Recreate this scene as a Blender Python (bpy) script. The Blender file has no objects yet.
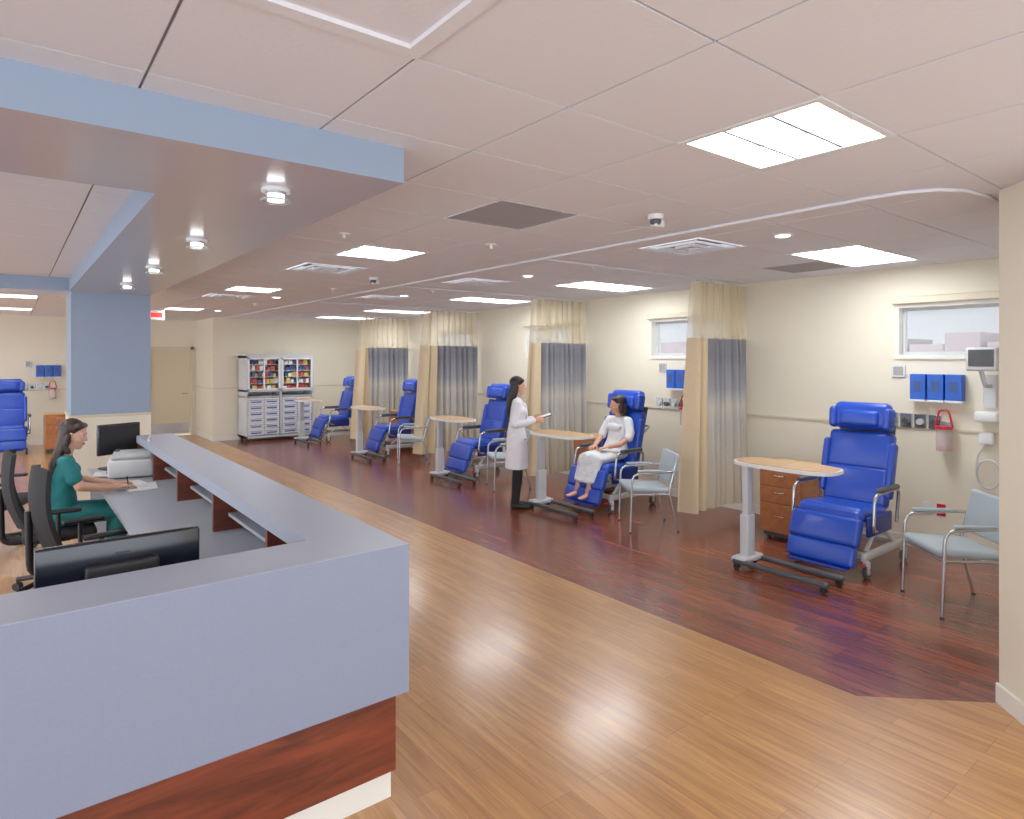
import bpy, bmesh, math, random
from mathutils import Vector, Matrix, Euler
random.seed(3)
scene=bpy.context.scene
COL=scene.collection
R=math.radians
V=Vector

# ------------------------------------------------------------ materials
def s2l(c):
    c/=255.0
    return c/12.92 if c<=0.04045 else ((c+0.055)/1.055)**2.4
def rgb(r,g,b): return (s2l(r),s2l(g),s2l(b),1)
def mul(c,f): return (min(1,c[0]*f),min(1,c[1]*f),min(1,c[2]*f),1)
def mat(name,col,rough=0.5,metal=0.0,var=0.08,scale=8,bump=0.0,emis=0.0,alpha=1.0,coat=0.0,trans=0.0,spec=0.5):
    m=bpy.data.materials.new(name); m.use_nodes=True
    nt=m.node_tree; b=nt.nodes['Principled BSDF']
    b.inputs['Roughness'].default_value=rough
    b.inputs['Metallic'].default_value=metal
    b.inputs['Coat Weight'].default_value=coat
    b.inputs['Coat Roughness'].default_value=0.15
    b.inputs['Transmission Weight'].default_value=trans
    b.inputs['Specular IOR Level'].default_value=spec
    b.inputs['Alpha'].default_value=alpha
    tc=nt.nodes.new('ShaderNodeTexCoord')
    n=nt.nodes.new('ShaderNodeTexNoise'); n.inputs['Scale'].default_value=scale; n.inputs['Detail'].default_value=4
    nt.links.new(tc.outputs['Object'],n.inputs['Vector'])
    mx=nt.nodes.new('ShaderNodeMix'); mx.data_type='RGBA'
    mx.inputs[6].default_value=mul(col,1-var); mx.inputs[7].default_value=mul(col,1+var)
    nt.links.new(n.outputs['Fac'],mx.inputs[0])
    nt.links.new(mx.outputs[2],b.inputs['Base Color'])
    if bump>0:
        bp=nt.nodes.new('ShaderNodeBump'); bp.inputs['Strength'].default_value=bump; bp.inputs['Distance'].default_value=0.01
        nt.links.new(n.outputs['Fac'],bp.inputs['Height']); nt.links.new(bp.outputs[0],b.inputs['Normal'])
    if emis>0:
        nt.links.new(mx.outputs[2],b.inputs['Emission Color'])
        b.inputs['Emission Strength'].default_value=emis
    return m

def plank(name,c1,c2,dark,rough,row=0.1,length=1.1,grain=0.35,along='Y',coat=0.25,gscale=14,crough=0.22):
    m=bpy.data.materials.new(name); m.use_nodes=True
    nt=m.node_tree; L=nt.links; b=nt.nodes['Principled BSDF']
    b.inputs['Roughness'].default_value=rough
    b.inputs['Coat Weight'].default_value=coat; b.inputs['Coat Roughness'].default_value=crough
    tc=nt.nodes.new('ShaderNodeTexCoord'); mp=nt.nodes.new('ShaderNodeMapping')
    if along=='Y': mp.inputs['Rotation'].default_value=(0,0,R(90))
    L.new(tc.outputs['Object'],mp.inputs['Vector'])
    br=nt.nodes.new('ShaderNodeTexBrick')
    br.inputs['Scale'].default_value=1; br.inputs['Brick Width'].default_value=length
    br.inputs['Row Height'].default_value=row; br.inputs['Mortar Size'].default_value=0.0012
    br.inputs['Mortar Smooth'].default_value=0.3
    br.offset=0.37; br.offset_frequency=3
    br.inputs['Color1'].default_value=c1; br.inputs['Color2'].default_value=c2; br.inputs['Mortar'].default_value=mul(dark,0.9)
    L.new(mp.outputs[0],br.inputs['Vector'])
    mp2=nt.nodes.new('ShaderNodeMapping'); mp2.inputs['Scale'].default_value=(0.9,gscale,gscale)
    L.new(mp.outputs[0],mp2.inputs['Vector'])
    n=nt.nodes.new('ShaderNodeTexNoise'); n.inputs['Scale'].default_value=2.2; n.inputs['Detail'].default_value=7; n.inputs['Roughness'].default_value=0.65
    n.inputs['Distortion'].default_value=0.6
    L.new(mp2.outputs[0],n.inputs['Vector'])
    cr=nt.nodes.new('ShaderNodeValToRGB'); cr.color_ramp.elements[0].position=0.38; cr.color_ramp.elements[1].position=0.68
    cr.color_ramp.elements[0].color=(0,0,0,1); cr.color_ramp.elements[1].color=(grain,grain,grain,1)
    L.new(n.outputs['Fac'],cr.inputs[0])
    mx=nt.nodes.new('ShaderNodeMix'); mx.data_type='RGBA'
    L.new(cr.outputs[0],mx.inputs[0]); L.new(br.outputs['Color'],mx.inputs[6]); mx.inputs[7].default_value=dark
    L.new(mx.outputs[2],b.inputs['Base Color'])
    return m

M={}
M['oak']=plank('oak_floor',rgb(200,147,90),rgb(180,128,74),rgb(138,88,44),0.3,row=0.09,length=1.0,grain=0.7,coat=0.35,crough=0.16)
M['cherry']=plank('cherry_floor',rgb(156,80,54),rgb(122,58,38),rgb(68,28,18),0.27,row=0.1,length=0.95,grain=0.75,coat=0.35,crough=0.16)
M['woodpanel']=plank('cherry_panel',rgb(130,56,30),rgb(126,54,28),rgb(66,24,12),0.35,row=5,length=20,grain=0.85,along='X',gscale=7)
M['woodcab']=plank('maple_cabinet',rgb(176,108,58),rgb(170,102,54),rgb(130,70,34),0.35,row=5,length=20,grain=0.5,along='X',gscale=9)
M['woodtop']=plank('maple_top',rgb(214,172,124),rgb(208,166,118),rgb(176,128,80),0.35,row=5,length=20,grain=0.5,along='Y')
M['wall']=mat('wall_cream',rgb(230,221,200),0.6,var=0.02)
M['wains']=mat('wainscot_cream',rgb(234,226,206),0.45,var=0.02)
M['trim']=mat('trim_cream',rgb(214,202,176),0.4,var=0.03)
M['white']=mat('white_plastic',rgb(228,229,229),0.35,var=0.03)
M['base']=mat('white_baseboard',rgb(232,228,218),0.4,var=0.03)
M['tile']=mat('ceiling_tile',rgb(224,224,230),0.9,var=0.02,scale=60,bump=0.1)
M['tgap']=mat('ceiling_gap',rgb(140,136,140),0.9,var=0.03)
M['soffit']=mat('soffit_under',rgb(182,178,188),0.22,var=0.02,coat=0.3)
M['blue']=mat('soffit_blue',rgb(142,160,184),0.5,var=0.02)
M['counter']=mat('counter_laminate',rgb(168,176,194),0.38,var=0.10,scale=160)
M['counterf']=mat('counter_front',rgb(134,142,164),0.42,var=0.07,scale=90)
M['desk']=mat('desk_laminate',rgb(168,172,180),0.4,var=0.05,scale=60)
M['chairblue']=mat('vinyl_blue',rgb(26,70,182),0.32,var=0.06,scale=5,coat=0.15)
M['chairblue2']=mat('vinyl_blue_seam',rgb(16,44,136),0.4)
M['frame']=mat('frame_grey',rgb(200,202,204),0.35,var=0.03)
M['steel']=mat('steel',rgb(190,192,195),0.25,metal=0.9,var=0.04)
M['dgrey']=mat('dark_grey',rgb(70,72,76),0.45)
M['black']=mat('black_plastic',rgb(26,27,30),0.4,var=0.1)
M['mesh']=mat('black_mesh_fabric',rgb(34,34,38),0.8,var=0.2,scale=120)
M['screen']=mat('monitor_shell',rgb(16,20,32),0.18,coat=0.3)
M['seatgrey']=mat('vinyl_seafoam',rgb(166,178,184),0.4,var=0.04)
M['beige']=mat('curtain_beige',rgb(212,190,154),0.8,var=0.05,scale=20)
M['skin']=mat('skin',rgb(206,150,122),0.5,var=0.05)
M['skin2']=mat('skin_light',rgb(216,164,138),0.5,var=0.05)
M['hair']=mat('hair_black',rgb(26,20,20),0.45,var=0.4,scale=60,bump=0.4)
M['hair2']=mat('hair_brown',rgb(46,28,22),0.45,var=0.4,scale=60,bump=0.4)
M['coat']=mat('white_coat',rgb(232,232,238),0.75,var=0.02)
M['seam']=mat('coat_seam',rgb(176,176,188),0.8)
M['gown']=mat('patient_gown',rgb(226,228,230),0.8,var=0.06,scale=70)
M['teal']=mat('teal_scrubs',rgb(16,112,114),0.75,var=0.08)
M['pants']=mat('black_trousers',rgb(24,24,28),0.8)
M['lip']=mat('lips',rgb(168,76,74),0.4)
M['eye']=mat('eye_white',rgb(220,214,210),0.3)
M['iris']=mat('iris_dark',rgb(30,20,16),0.2)
M['paper']=mat('paper',rgb(240,240,240),0.8,var=0.01)
M['red']=mat('red_plastic',rgb(196,28,44),0.35)
M['glove']=mat('blue_box',rgb(30,88,190),0.5,var=0.1)
M['vent']=mat('vent_grey',rgb(160,154,156),0.6)
M['ventd']=mat('vent_dark',rgb(84,80,82),0.6)
M['light']=mat('lamp_lens',(0.93,0.97,1,1),0.5,var=0.0,emis=17.0)
M['light2']=mat('lamp_lens_soft',(0.95,0.97,1,1),0.5,var=0.0,emis=4.0)
M['down']=mat('downlight_glow',(1,0.98,0.95,1),0.5,var=0.0,emis=5.0)
M['glass']=mat('frosted_glass',rgb(235,240,245),0.15,var=0.0,trans=0.8)
M['clear']=mat('clear_pane',rgb(245,250,255),0.02,var=0.0,alpha=0.12)
M['canister']=mat('canister_plastic',rgb(230,215,215),0.1,var=0.0,alpha=0.45)
M['exit']=mat('exit_red',rgb(220,40,30),0.4,emis=1.0)
M['build']=mat('building_haze',rgb(128,112,112),0.9,var=0.3,scale=1)
M['door']=mat('door_wood_pale',rgb(214,200,170),0.45,var=0.03)
M['yel']=mat('supply_yellow',rgb(214,180,90),0.6); M['org']=mat('supply_red',rgb(180,70,60),0.6); M['dk']=mat('supply_blue',rgb(60,80,130),0.6)

# curtain gradient
def curtain_mat():
    m=bpy.data.materials.new('curtain_gradient'); m.use_nodes=True
    nt=m.node_tree; L=nt.links; b=nt.nodes['Principled BSDF']; b.inputs['Roughness'].default_value=0.8
    tc=nt.nodes.new('ShaderNodeTexCoord'); sp=nt.nodes.new('ShaderNodeSeparateXYZ'); L.new(tc.outputs['Object'],sp.inputs[0])
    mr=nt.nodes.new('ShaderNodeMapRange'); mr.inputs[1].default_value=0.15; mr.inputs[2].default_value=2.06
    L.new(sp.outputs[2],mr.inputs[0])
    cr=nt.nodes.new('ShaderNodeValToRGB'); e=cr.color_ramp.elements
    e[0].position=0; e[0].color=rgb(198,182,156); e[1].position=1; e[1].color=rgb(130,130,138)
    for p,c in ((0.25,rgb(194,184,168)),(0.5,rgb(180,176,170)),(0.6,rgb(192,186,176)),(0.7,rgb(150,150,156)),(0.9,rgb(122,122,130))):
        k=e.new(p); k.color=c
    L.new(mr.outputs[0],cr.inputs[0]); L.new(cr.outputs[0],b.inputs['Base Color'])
    return m
M['curt']=curtain_mat()
def net_mat():
    m=bpy.data.materials.new('curtain_net'); m.use_nodes=True
    nt=m.node_tree; L=nt.links; b=nt.nodes['Principled BSDF']; b.inputs['Roughness'].default_value=0.9
    tc=nt.nodes.new('ShaderNodeTexCoord')
    ch=nt.nodes.new('ShaderNodeTexChecker'); ch.inputs['Scale'].default_value=90
    L.new(tc.outputs['Object'],ch.inputs['Vector'])
    ch.inputs['Color1'].default_value=rgb(230,216,184); ch.inputs['Color2'].default_value=rgb(214,198,158)
    L.new(ch.outputs['Color'],b.inputs['Base Color'])
    b.inputs['Alpha'].default_value=0.45
    return m
M['net']=net_mat()

# ------------------------------------------------------------ mesh helpers
def finish(name,me,mt=None,parent=None,loc=(0,0,0),rot=(0,0,0),smooth=False,ang=40):
    if mt is not None:
        for k in (mt if isinstance(mt,(list,tuple)) else [mt]): me.materials.append(M[k])
    if smooth:
        for p in me.polygons: p.use_smooth=True
        me.set_sharp_from_angle(angle=R(ang))
    o=bpy.data.objects.new(name,me); COL.objects.link(o)
    o.location=loc; o.rotation_euler=rot
    if parent: o.parent=parent
    return o
def group(name,loc=(0,0,0),rz=0.0):
    e=bpy.data.objects.new(name,None); COL.objects.link(e); e.empty_display_size=0.1
    e.location=loc; e.rotation_euler=(0,0,R(rz)); return e
def dup(g,loc,rz=0.0):
    n=bpy.data.objects.new(g.name.split('.')[0],None); COL.objects.link(n); n.location=loc; n.rotation_euler=(0,0,R(rz)); n.empty_display_size=0.1
    for c in list(g.children):
        k=c.copy(); COL.objects.link(k); k.parent=n
    return n
def box(name,size,loc,mt,parent=None,bev=0.0,seg=2,rot=(0,0,0),smooth=None):
    bm=bmesh.new(); bmesh.ops.create_cube(bm,size=1)
    bmesh.ops.scale(bm,vec=size,verts=bm.verts)
    if bev>0: bmesh.ops.bevel(bm,geom=list(bm.edges),offset=min(bev,min(size)*0.49),segments=seg,affect='EDGES',profile=0.5)
    me=bpy.data.meshes.new(name); bm.to_mesh(me); bm.free()
    if smooth is None: smooth=(bev>=0.012)
    return finish(name,me,mt,parent,loc,tuple(R(a) for a in rot),smooth,50)
def bx(name,a,b,mt,parent=None,bev=0.0,seg=2):
    s=[b[i]-a[i] for i in range(3)]; c=[(a[i]+b[i])/2 for i in range(3)]
    return box(name,s,c,mt,parent,bev,seg)
def multibox(name,boxes,mt,parent=None):
    vs=[];fs=[]
    for (a,b) in boxes:
        i=len(vs)
        for z in (a[2],b[2]):
            vs+= [(a[0],a[1],z),(b[0],a[1],z),(b[0],b[1],z),(a[0],b[1],z)]
        fs+=[(i,i+3,i+2,i+1),(i+4,i+5,i+6,i+7),(i,i+1,i+5,i+4),(i+1,i+2,i+6,i+5),(i+2,i+3,i+7,i+6),(i+3,i,i+4,i+7)]
    me=bpy.data.meshes.new(name); me.from_pydata(vs,[],fs)
    return finish(name,me,mt,parent)
def cyl(name,r,h,loc,mt,parent=None,rot=(0,0,0),r2=None,n=24,bev=0):
    bm=bmesh.new(); bmesh.ops.create_cone(bm,cap_ends=True,segments=n,radius1=r,radius2=r if r2 is None else r2,depth=h)
    me=bpy.data.meshes.new(name); bm.to_mesh(me); bm.free()
    return finish(name,me,mt,parent,loc,tuple(R(a) for a in rot),True,40)
def sphere(name,r,loc,mt,parent=None,sc=(1,1,1)):
    bm=bmesh.new(); bmesh.ops.create_uvsphere(bm,u_segments=20,v_segments=12,radius=r); bmesh.ops.scale(bm,vec=sc,verts=bm.verts)
    me=bpy.data.meshes.new(name); bm.to_mesh(me); bm.free()
    return finish(name,me,mt,parent,loc,(0,0,0),True,80)
def tube(name,pts,r,mt,parent=None,fil=0.04,n=10,closed=False):
    P=[V(p) for p in pts]; path=[P[0]]
    for i in range(1,len(P)-1):
        a=(P[i]-P[i-1]); b=(P[i+1]-P[i]); f=min(fil,a.length*0.45,b.length*0.45)
        s=P[i]-a.normalized()*f; e=P[i]+b.normalized()*f
        for k in range(5):
            t=k/4; path.append(s*(1-t)**2+P[i]*2*t*(1-t)+e*t*t)
    path.append(P[-1])
    T=[]
    for i in range(len(path)):
        a=path[max(0,i-1)]; b=path[min(len(path)-1,i+1)]; T.append((b-a).normalized())
    up=V((0,0,1)) if abs(T[0].z)<0.9 else V((1,0,0))
    nrm=(up-T[0]*up.dot(T[0])).normalized(); vs=[];fs=[]
    for i,p in enumerate(path):
        if i: nrm=(nrm-T[i]*nrm.dot(T[i])).normalized()
        bi=T[i].cross(nrm)
        for k in range(n):
            a=2*math.pi*k/n; vs.append(p+nrm*math.cos(a)*r+bi*math.sin(a)*r)
    for i in range(len(path)-1):
        for k in range(n):
            k2=(k+1)%n; fs.append((i*n+k,i*n+k2,(i+1)*n+k2,(i+1)*n+k))
    fs.append(tuple(range(n-1,-1,-1))); fs.append(tuple((len(path)-1)*n+k for k in range(n)))
    me=bpy.data.meshes.new(name); me.from_pydata([tuple(v) for v in vs],[],fs)
    return finish(name,me,mt,parent,smooth=True,ang=50)
def prism(name,poly,z0,z1,mt,parent=None):
    n=len(poly); vs=[(p[0],p[1],z0) for p in poly]+[(p[0],p[1],z1) for p in poly]
    fs=[tuple(range(n-1,-1,-1)),tuple(range(n,2*n))]+[(i,(i+1)%n,n+(i+1)%n,n+i) for i in range(n)]
    me=bpy.data.meshes.new(name); me.from_pydata(vs,[],fs); return finish(name,me,mt,parent)
_b=bmesh.new(); bmesh.ops.create_icosphere(_b,subdivisions=3,radius=1); ICO=[v.co.copy() for v in _b.verts]; _b.free()
def blob(name,chains,voxel,mt,parent=None,smooth=4,Mx=None,disp=0.0):
    vs=[];fs=[]
    def rad(r): return V((r,r,r)) if isinstance(r,(int,float)) else V(r)
    for ch in chains:
        prs=[(ch[0],ch[0])] if len(ch)==1 else list(zip(ch[:-1],ch[1:]))
        for A,B in prs:
            bm=bmesh.new()
            for (c,r) in ((A,) if A is B else (A,B)):
                rr=rad(r); cc=V(c)
                for p in ICO: bm.verts.new(cc+V((p.x*rr.x,p.y*rr.y,p.z*rr.z)))
            res=bmesh.ops.convex_hull(bm,input=list(bm.verts))
            dl=set(g for g in list(res['geom_interior'])+list(res['geom_unused']) if isinstance(g,bmesh.types.BMVert))
            bmesh.ops.delete(bm,geom=list(dl),context='VERTS')
            bmesh.ops.recalc_face_normals(bm,faces=list(bm.faces))
            i0=len(vs); bm.verts.index_update()
            vs+=[tuple(v.co) for v in bm.verts]; fs+=[tuple(i0+v.index for v in f.verts) for f in bm.faces]; bm.free()
    me=bpy.data.meshes.new(name+'_raw'); me.from_pydata(vs,[],fs)
    if Mx is not None: me.transform(Mx)
    o=bpy.data.objects.new('tmp',me); COL.objects.link(o)
    r=o.modifiers.new('r','REMESH'); r.mode='VOXEL'; r.voxel_size=voxel
    if smooth: s=o.modifiers.new('s','SMOOTH'); s.factor=0.5; s.iterations=smooth
    if disp>0:
        tx=bpy.data.textures.new('cl','CLOUDS'); tx.noise_scale=0.07
        d=o.modifiers.new('d','DISPLACE'); d.texture=tx; d.strength=disp; d.mid_level=0.5
    dg=bpy.context.evaluated_depsgraph_get(); dg.update()
    nm=bpy.data.meshes.new_from_object(o.evaluated_get(dg)); bpy.data.objects.remove(o); nm.name=name
    nm.materials.clear()
    return finish(name,nm,mt,parent,smooth=True,ang=180)

# ------------------------------------------------------------ room shell
H=2.75
def quadmesh(name,quads,mts):
    vs=[];fs=[];mi=[]
    for q,m in quads:
        i=len(vs); vs+=q; fs.append(tuple(range(i,i+len(q)))); mi.append(m)
    me=bpy.data.meshes.new(name); me.from_pydata(vs,[],fs)
    for k in mts: me.materials.append(M[k])
    for p,m in zip(me.polygons,mi): p.material_index=m
    return finish(name,me)
z=0
quadmesh('floor',[
 ([(-6,-3,z),(3.65,-3,z),(3.65,17,z),(-6,17,z)],0),
 ([(3.65,1.6,z),(4.17,1.1,z),(7,1.1,z),(7,15.3,z),(3.65,15.3,z)],1),
 ([(3.65,-3,z),(4.17,-3,z),(4.17,1.1,z),(3.65,1.6,z)],0)],['oak','cherry'])

# fixtures in ceiling grid
GX,GY,PX,PY=0.96,1.08,0.62,0.61
def cell(x,y): return (round((x-GX)/PX-0.5),round((y-GY)/PY-0.5))
skip=set(); fixtures=[]
def fix(kind,x,y,nx=1):
    i,j=cell(x,y)
    for k in range(nx): skip.add((i+k,j))
    fixtures.append((kind,GX+PX*i,GY+PY*j,PX*nx,PY))
for y in (1.4,5.05,9.0,12.7): fix('light',2.5,y)
for y in (2.6,5.6,8.1,10.9,13.7): fix('light',5.6,y,2)
for y in (4.8,7.0): fix('light',-0.5,y); fix('light',-2.3,y)  # added panels out of view, put in to light the nurse station
for y in (11.5,14.6): fix('light',0.2,y,1); fix('light',-2.6,y,2)
for y in (-1.0,): fix('light',2.5,y); fix('light',0,y)
fix('vent',2.5,3.26)
for (x,y) in ((4.4,3.1),(2.5,6.3),(4.4,6.3),(4.4,8.8),(2.5,10.2)): fix('diff',x,y)
fix('vent',6.2,3.3); 
fix('panel',0.65,1.35)
vs=[];fs=[];mi=[]
g=0.005
for i in range(-12,11):
    for j in range(-7,27):
        if (i,j) in skip: continue
        x0=max(-6,GX+PX*i+g); x1=min(7.0,GX+PX*(i+1)-g); y0=GY+PY*j+g; y1=min(17.0,GY+PY*(j+1)-g)
        if x1<=x0+0.02 or y1<=y0+0.02 or y0>17: continue
        k=len(vs)
        vs+=[(x0,y0,H),(x1,y0,H),(x1,y1,H),(x0,y1,H),(x0,y0,H+.008),(x1,y0,H+.008),(x1,y1,H+.008),(x0,y1,H+.008)]
        fs+=[(k+3,k+2,k+1,k),(k,k+1,k+5,k+4),(k+1,k+2,k+6,k+5),(k+2,k+3,k+7,k+6),(k+3,k,k+4,k+7)]; mi+=[0]*5
me=bpy.data.meshes.new('ceiling'); 
k=len(vs); 
for i in range(-12,11):
    for j in range(-7,27):
        x0=GX+PX*i; x1=x0+PX; y0=GY+PY*j; y1=y0+PY
        z=H+0.008 if (i,j) not in skip else H+0.09
        k=len(vs); vs+=[(x0,y0,z),(x1,y0,z),(x1,y1,z),(x0,y1,z)]; fs.append((k+3,k+2,k+1,k)); mi.append(1)
me.from_pydata(vs,[],fs)
me.materials.append(M['tile']); me.materials.append(M['tgap'])
for p,m in zip(me.polygons,mi): p.material_index=m
finish('ceiling',me)
for kind,x,y,w,d in fixtures:
    cx,cy=x+w/2,y+d/2
    if kind=='light':
        gpx=group('ceiling_light_panel',(cx,cy,H))
        fw=0.03
        multibox('frame',[((-w/2,-d/2,-.004),(w/2,-d/2+fw,.03)),((-w/2,d/2-fw,-.004),(w/2,d/2,.03)),((-w/2,-d/2+fw,-.004),(-w/2+fw,d/2-fw,.03)),((w/2-fw,-d/2+fw,-.004),(w/2,d/2-fw,.03))],'white',gpx)
        multibox('lens',[((-w/2+fw,-d/2+fw,.015),(w/2-fw,d/2-fw,.03))],'light',gpx)
        multibox('baffle',[((-w/2+fw,-0.108,-.002),(w/2-fw,-0.094,.015)),((-w/2+fw,0.094,-.002),(w/2-fw,0.108,.015)),((-.006,-d/2+fw,.002),(.006,d/2-fw,.014))],'vent',gpx)
    elif kind=='vent':
        gpx=group('ceiling_return_grille',(cx,cy,H))
        bs=[((-w/2+.01,-d/2+.01,0),(w/2-.01,-d/2+.04,.02)),((-w/2+.01,d/2-.04,0),(w/2-.01,d/2-.01,.02)),((-w/2+.01,-d/2+.04,0),(-w/2+.04,d/2-.04,.02)),((w/2-.04,-d/2+.04,0),(w/2-.01,d/2-.04,.02))]
        n=26
        for q in range(n):
            yy=-d/2+.045+q*(d-.09)/n; bs.append(((-w/2+.04,yy,.002),(w/2-.04,yy+.013,.012)))
        multibox('louvres',bs,'vent',gpx); multibox('duct',[((-w/2+.01,-d/2+.01,.03),(w/2-.01,d/2-.01,.04))],'ventd',gpx)
    elif kind=='diff':
        gpx=group('ceiling_air_diffuser',(cx,cy,H))
        multibox('duct',[((-w/2+.01,-d/2+.01,.05),(w/2-.01,d/2-.01,.06))],'ventd',gpx)
        bs=[]
        for q in range(3):
            a=0.29-q*0.1; t=0.028
            bs+=[((-a,-a,-.002-.004*q),(a,-a+t,.012)),((-a,a-t,-.002-.004*q),(a,a,.012)),((-a,-a+t,-.002-.004*q),(-a+t,a-t,.012)),((a-t,-a+t,-.002-.004*q),(a,a-t,.012))]
        multibox('vanes',bs,'tile',gpx)
    else:
        gpx=group('ceiling_access_panel',(cx,cy,H))
        multibox('frame',[((-w/2,-d/2,-.006),(w/2,-d/2+.05,.03)),((-w/2,d/2-.05,-.006),(w/2,d/2,.03)),((-w/2,-d/2+.05,-.006),(-w/2+.05,d/2-.05,.03)),((w/2-.05,-d/2+.05,-.006),(w/2,d/2-.05,.03))],'tile',gpx)
        multibox('door',[((-w/2+.05,-d/2+.05,.008),(w/2-.05,d/2-.05,.03))],'tile',gpx)

# walls
wins=[(1.45,2.67),(4.6,5.8),(7.4,8.52),(10.2,11.35)]
ZS,ZT=1.87,2.36
bs=[]; y=1.1
for a,b in wins:
    bs.append(((7,y,0),(7.2,a,H))); bs.append(((7,a,0),(7.2,b,ZS))); bs.append(((7,a,ZT),(7.2,b,H))); y=b
bs.append(((7,y,0),(7.2,15.5,H)))
multibox('wall_right',bs,'wall')
multibox('wall_far',[((3.55,15.3,0),(7.0,15.5,H)),((3.55,15.5,0),(3.75,17,H))],'wall')
multibox('wall_back',[((-6,17,0),(2.55,17.2,H)),((3.45,17,0),(3.75,17.2,H)),((2.55,17,2.1),(3.45,17.2,H))],'wall')
prism('wall_near_right',[(4.19,1.1),(3.65,.56),(3.65,-3),(7.2,-3),(7.2,1.1)],0,H,'wall')
multibox('trim_chair_rail',[((6.985,1.1,1.16),(7,15.3,1.185)),((3.56,15.285,1.16),(6.98,15.3,1.185)),((3.535,15.3,1.16),(3.55,16.98,1.185)),((-6,16.985,1.16),(2.45,17,1.185))],'trim')
multibox('baseboard_right',[((6.985,1.1,0),(7,15.3,.1))],'base')
multibox('baseboard_far',[((3.56,15.285,0),(6.98,15.3,.1)),((3.535,15.3,0),(3.55,16.98,.1)),((-6,16.985,0),(2.45,17,.1))],'base')
prism('baseboard_near_right',[(4.2,1.112),(4.176,1.112),(3.638,.572),(3.638,-3),(3.65,-3),(3.65,.56),(4.19,1.1)],0,.1,'base')
# door
d=group('door_1',(3.0,17,0))
multibox('frame',[((-.5,-.03,0),(-.44,.03,2.12)),((.44,-.03,0),(.5,.03,2.12)),((-.5,-.03,2.06),(.5,.03,2.12))],'trim',d)
bx('leaf',(-.44,.03,.005),(.44,.07,2.06),'door',d); bx('kick_plate',(-.4,.022,.05),(.4,.03,.3),'steel',d)
tube('handle',[(.36,.03,1.0),(.36,-.04,1.0),(.25,-.04,1.0)],.01,'steel',d,.02)
# windows
for n,(a,b) in enumerate(wins):
    wdw=group('window_%d'%(n+1),(7,(a+b)/2,(ZS+ZT)/2)); hw=(b-a)/2; hh=(ZT-ZS)/2
    t=.03; q=.012
    multibox('casing',[((-.02,-hw-.02,-hh-.03),(.14,hw+.02,-hh+q)),((-.02,-hw-.02,hh-q),(.14,hw+.02,hh+.03)),((-.02,-hw-.02,-hh+q),(.14,-hw+q,hh-q)),((-.02,hw-q,-hh+q),(.14,hw+.02,hh-q))],'base',wdw)
    hw-=q; hh-=q
    multibox('sash',[((.08,-hw,-hh),(.12,hw,-hh+t)),((.08,-hw,hh-t),(.12,hw,hh)),((.08,-hw,-hh+t),(.12,-hw+t,hh-t)),((.08,hw-t,-hh+t),(.12,hw,hh-t))],'frame',wdw)
    multibox('pane',[((.098,-hw+t,-hh+t),(.102,hw-t,hh-t))],'clear',wdw)
    box('blind_cassette',(.09,2*hw+.1,.07),(-.03,0,hh+.07),'trim',wdw,.01)
multibox('distant_buildings',[((60,10,0),(70,16.5,3.1)),((60,17,0),(70,19.4,3.9)),((60,19.5,0),(66,22,3.0)),((60,22.3,0),(66,26,3.5)),((60,27,0),(70,36,3.3)),((60,38,0),(68,44,3.1)),((60,44.5,0),(68,60,3.7)),((60,62,0),(68,90,3.3))],'build')

# soffit ring
sb=[((-6,2.45,2.6),(1.33,3.3,H)),((.52,3.3,2.6),(1.33,8.75,H)),((-6,8.75,2.6),(1.33,9.55,H))]
so=multibox('ceiling_soffit',sb,['blue','soffit'])
for p in so.data.polygons:
    if p.normal.z<-0.5: p.material_index=1
col=group('support_column',(.935,9.15,0))
bx('shaft',(-.395,-.4,1.2),(.395,.4,2.6),'blue',col); bx('wainscot',(-.4,-.405,0),(.4,.405,1.17),'wains',col); bx('rail',(-.41,-.415,1.17),(.41,.415,1.2),'trim',col)
for k in range(4):
    dl=group('ceiling_downlight',(.93,2.89+1.53*k,2.6))
    cyl('mount',.062,.014,(0,0,-.007),'white',dl); cyl('lamp',.036,.03,(0,0,-.034),'down',dl); cyl('glass_ring',.066,.007,(0,0,-.053),'glass',dl)
    cyl('collar',.044,.016,(0,0,-.019),'steel',dl)

# curtain track
tr=group('curtain_track',(0,0,H))
zt=-.012
tube('main_rail',[(6.98,1.17,zt),(3.75,1.17,zt),(3.75,15.2,zt)],.011,'tile',tr,.42,8)
CY=[4.35,7.1,9.9,12.55]
for k,yy in enumerate(CY): tube('cross_rail_%d'%k,[(3.77,yy,zt),(6.98,yy,zt)],.010,'tile',tr,.05,8)

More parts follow.
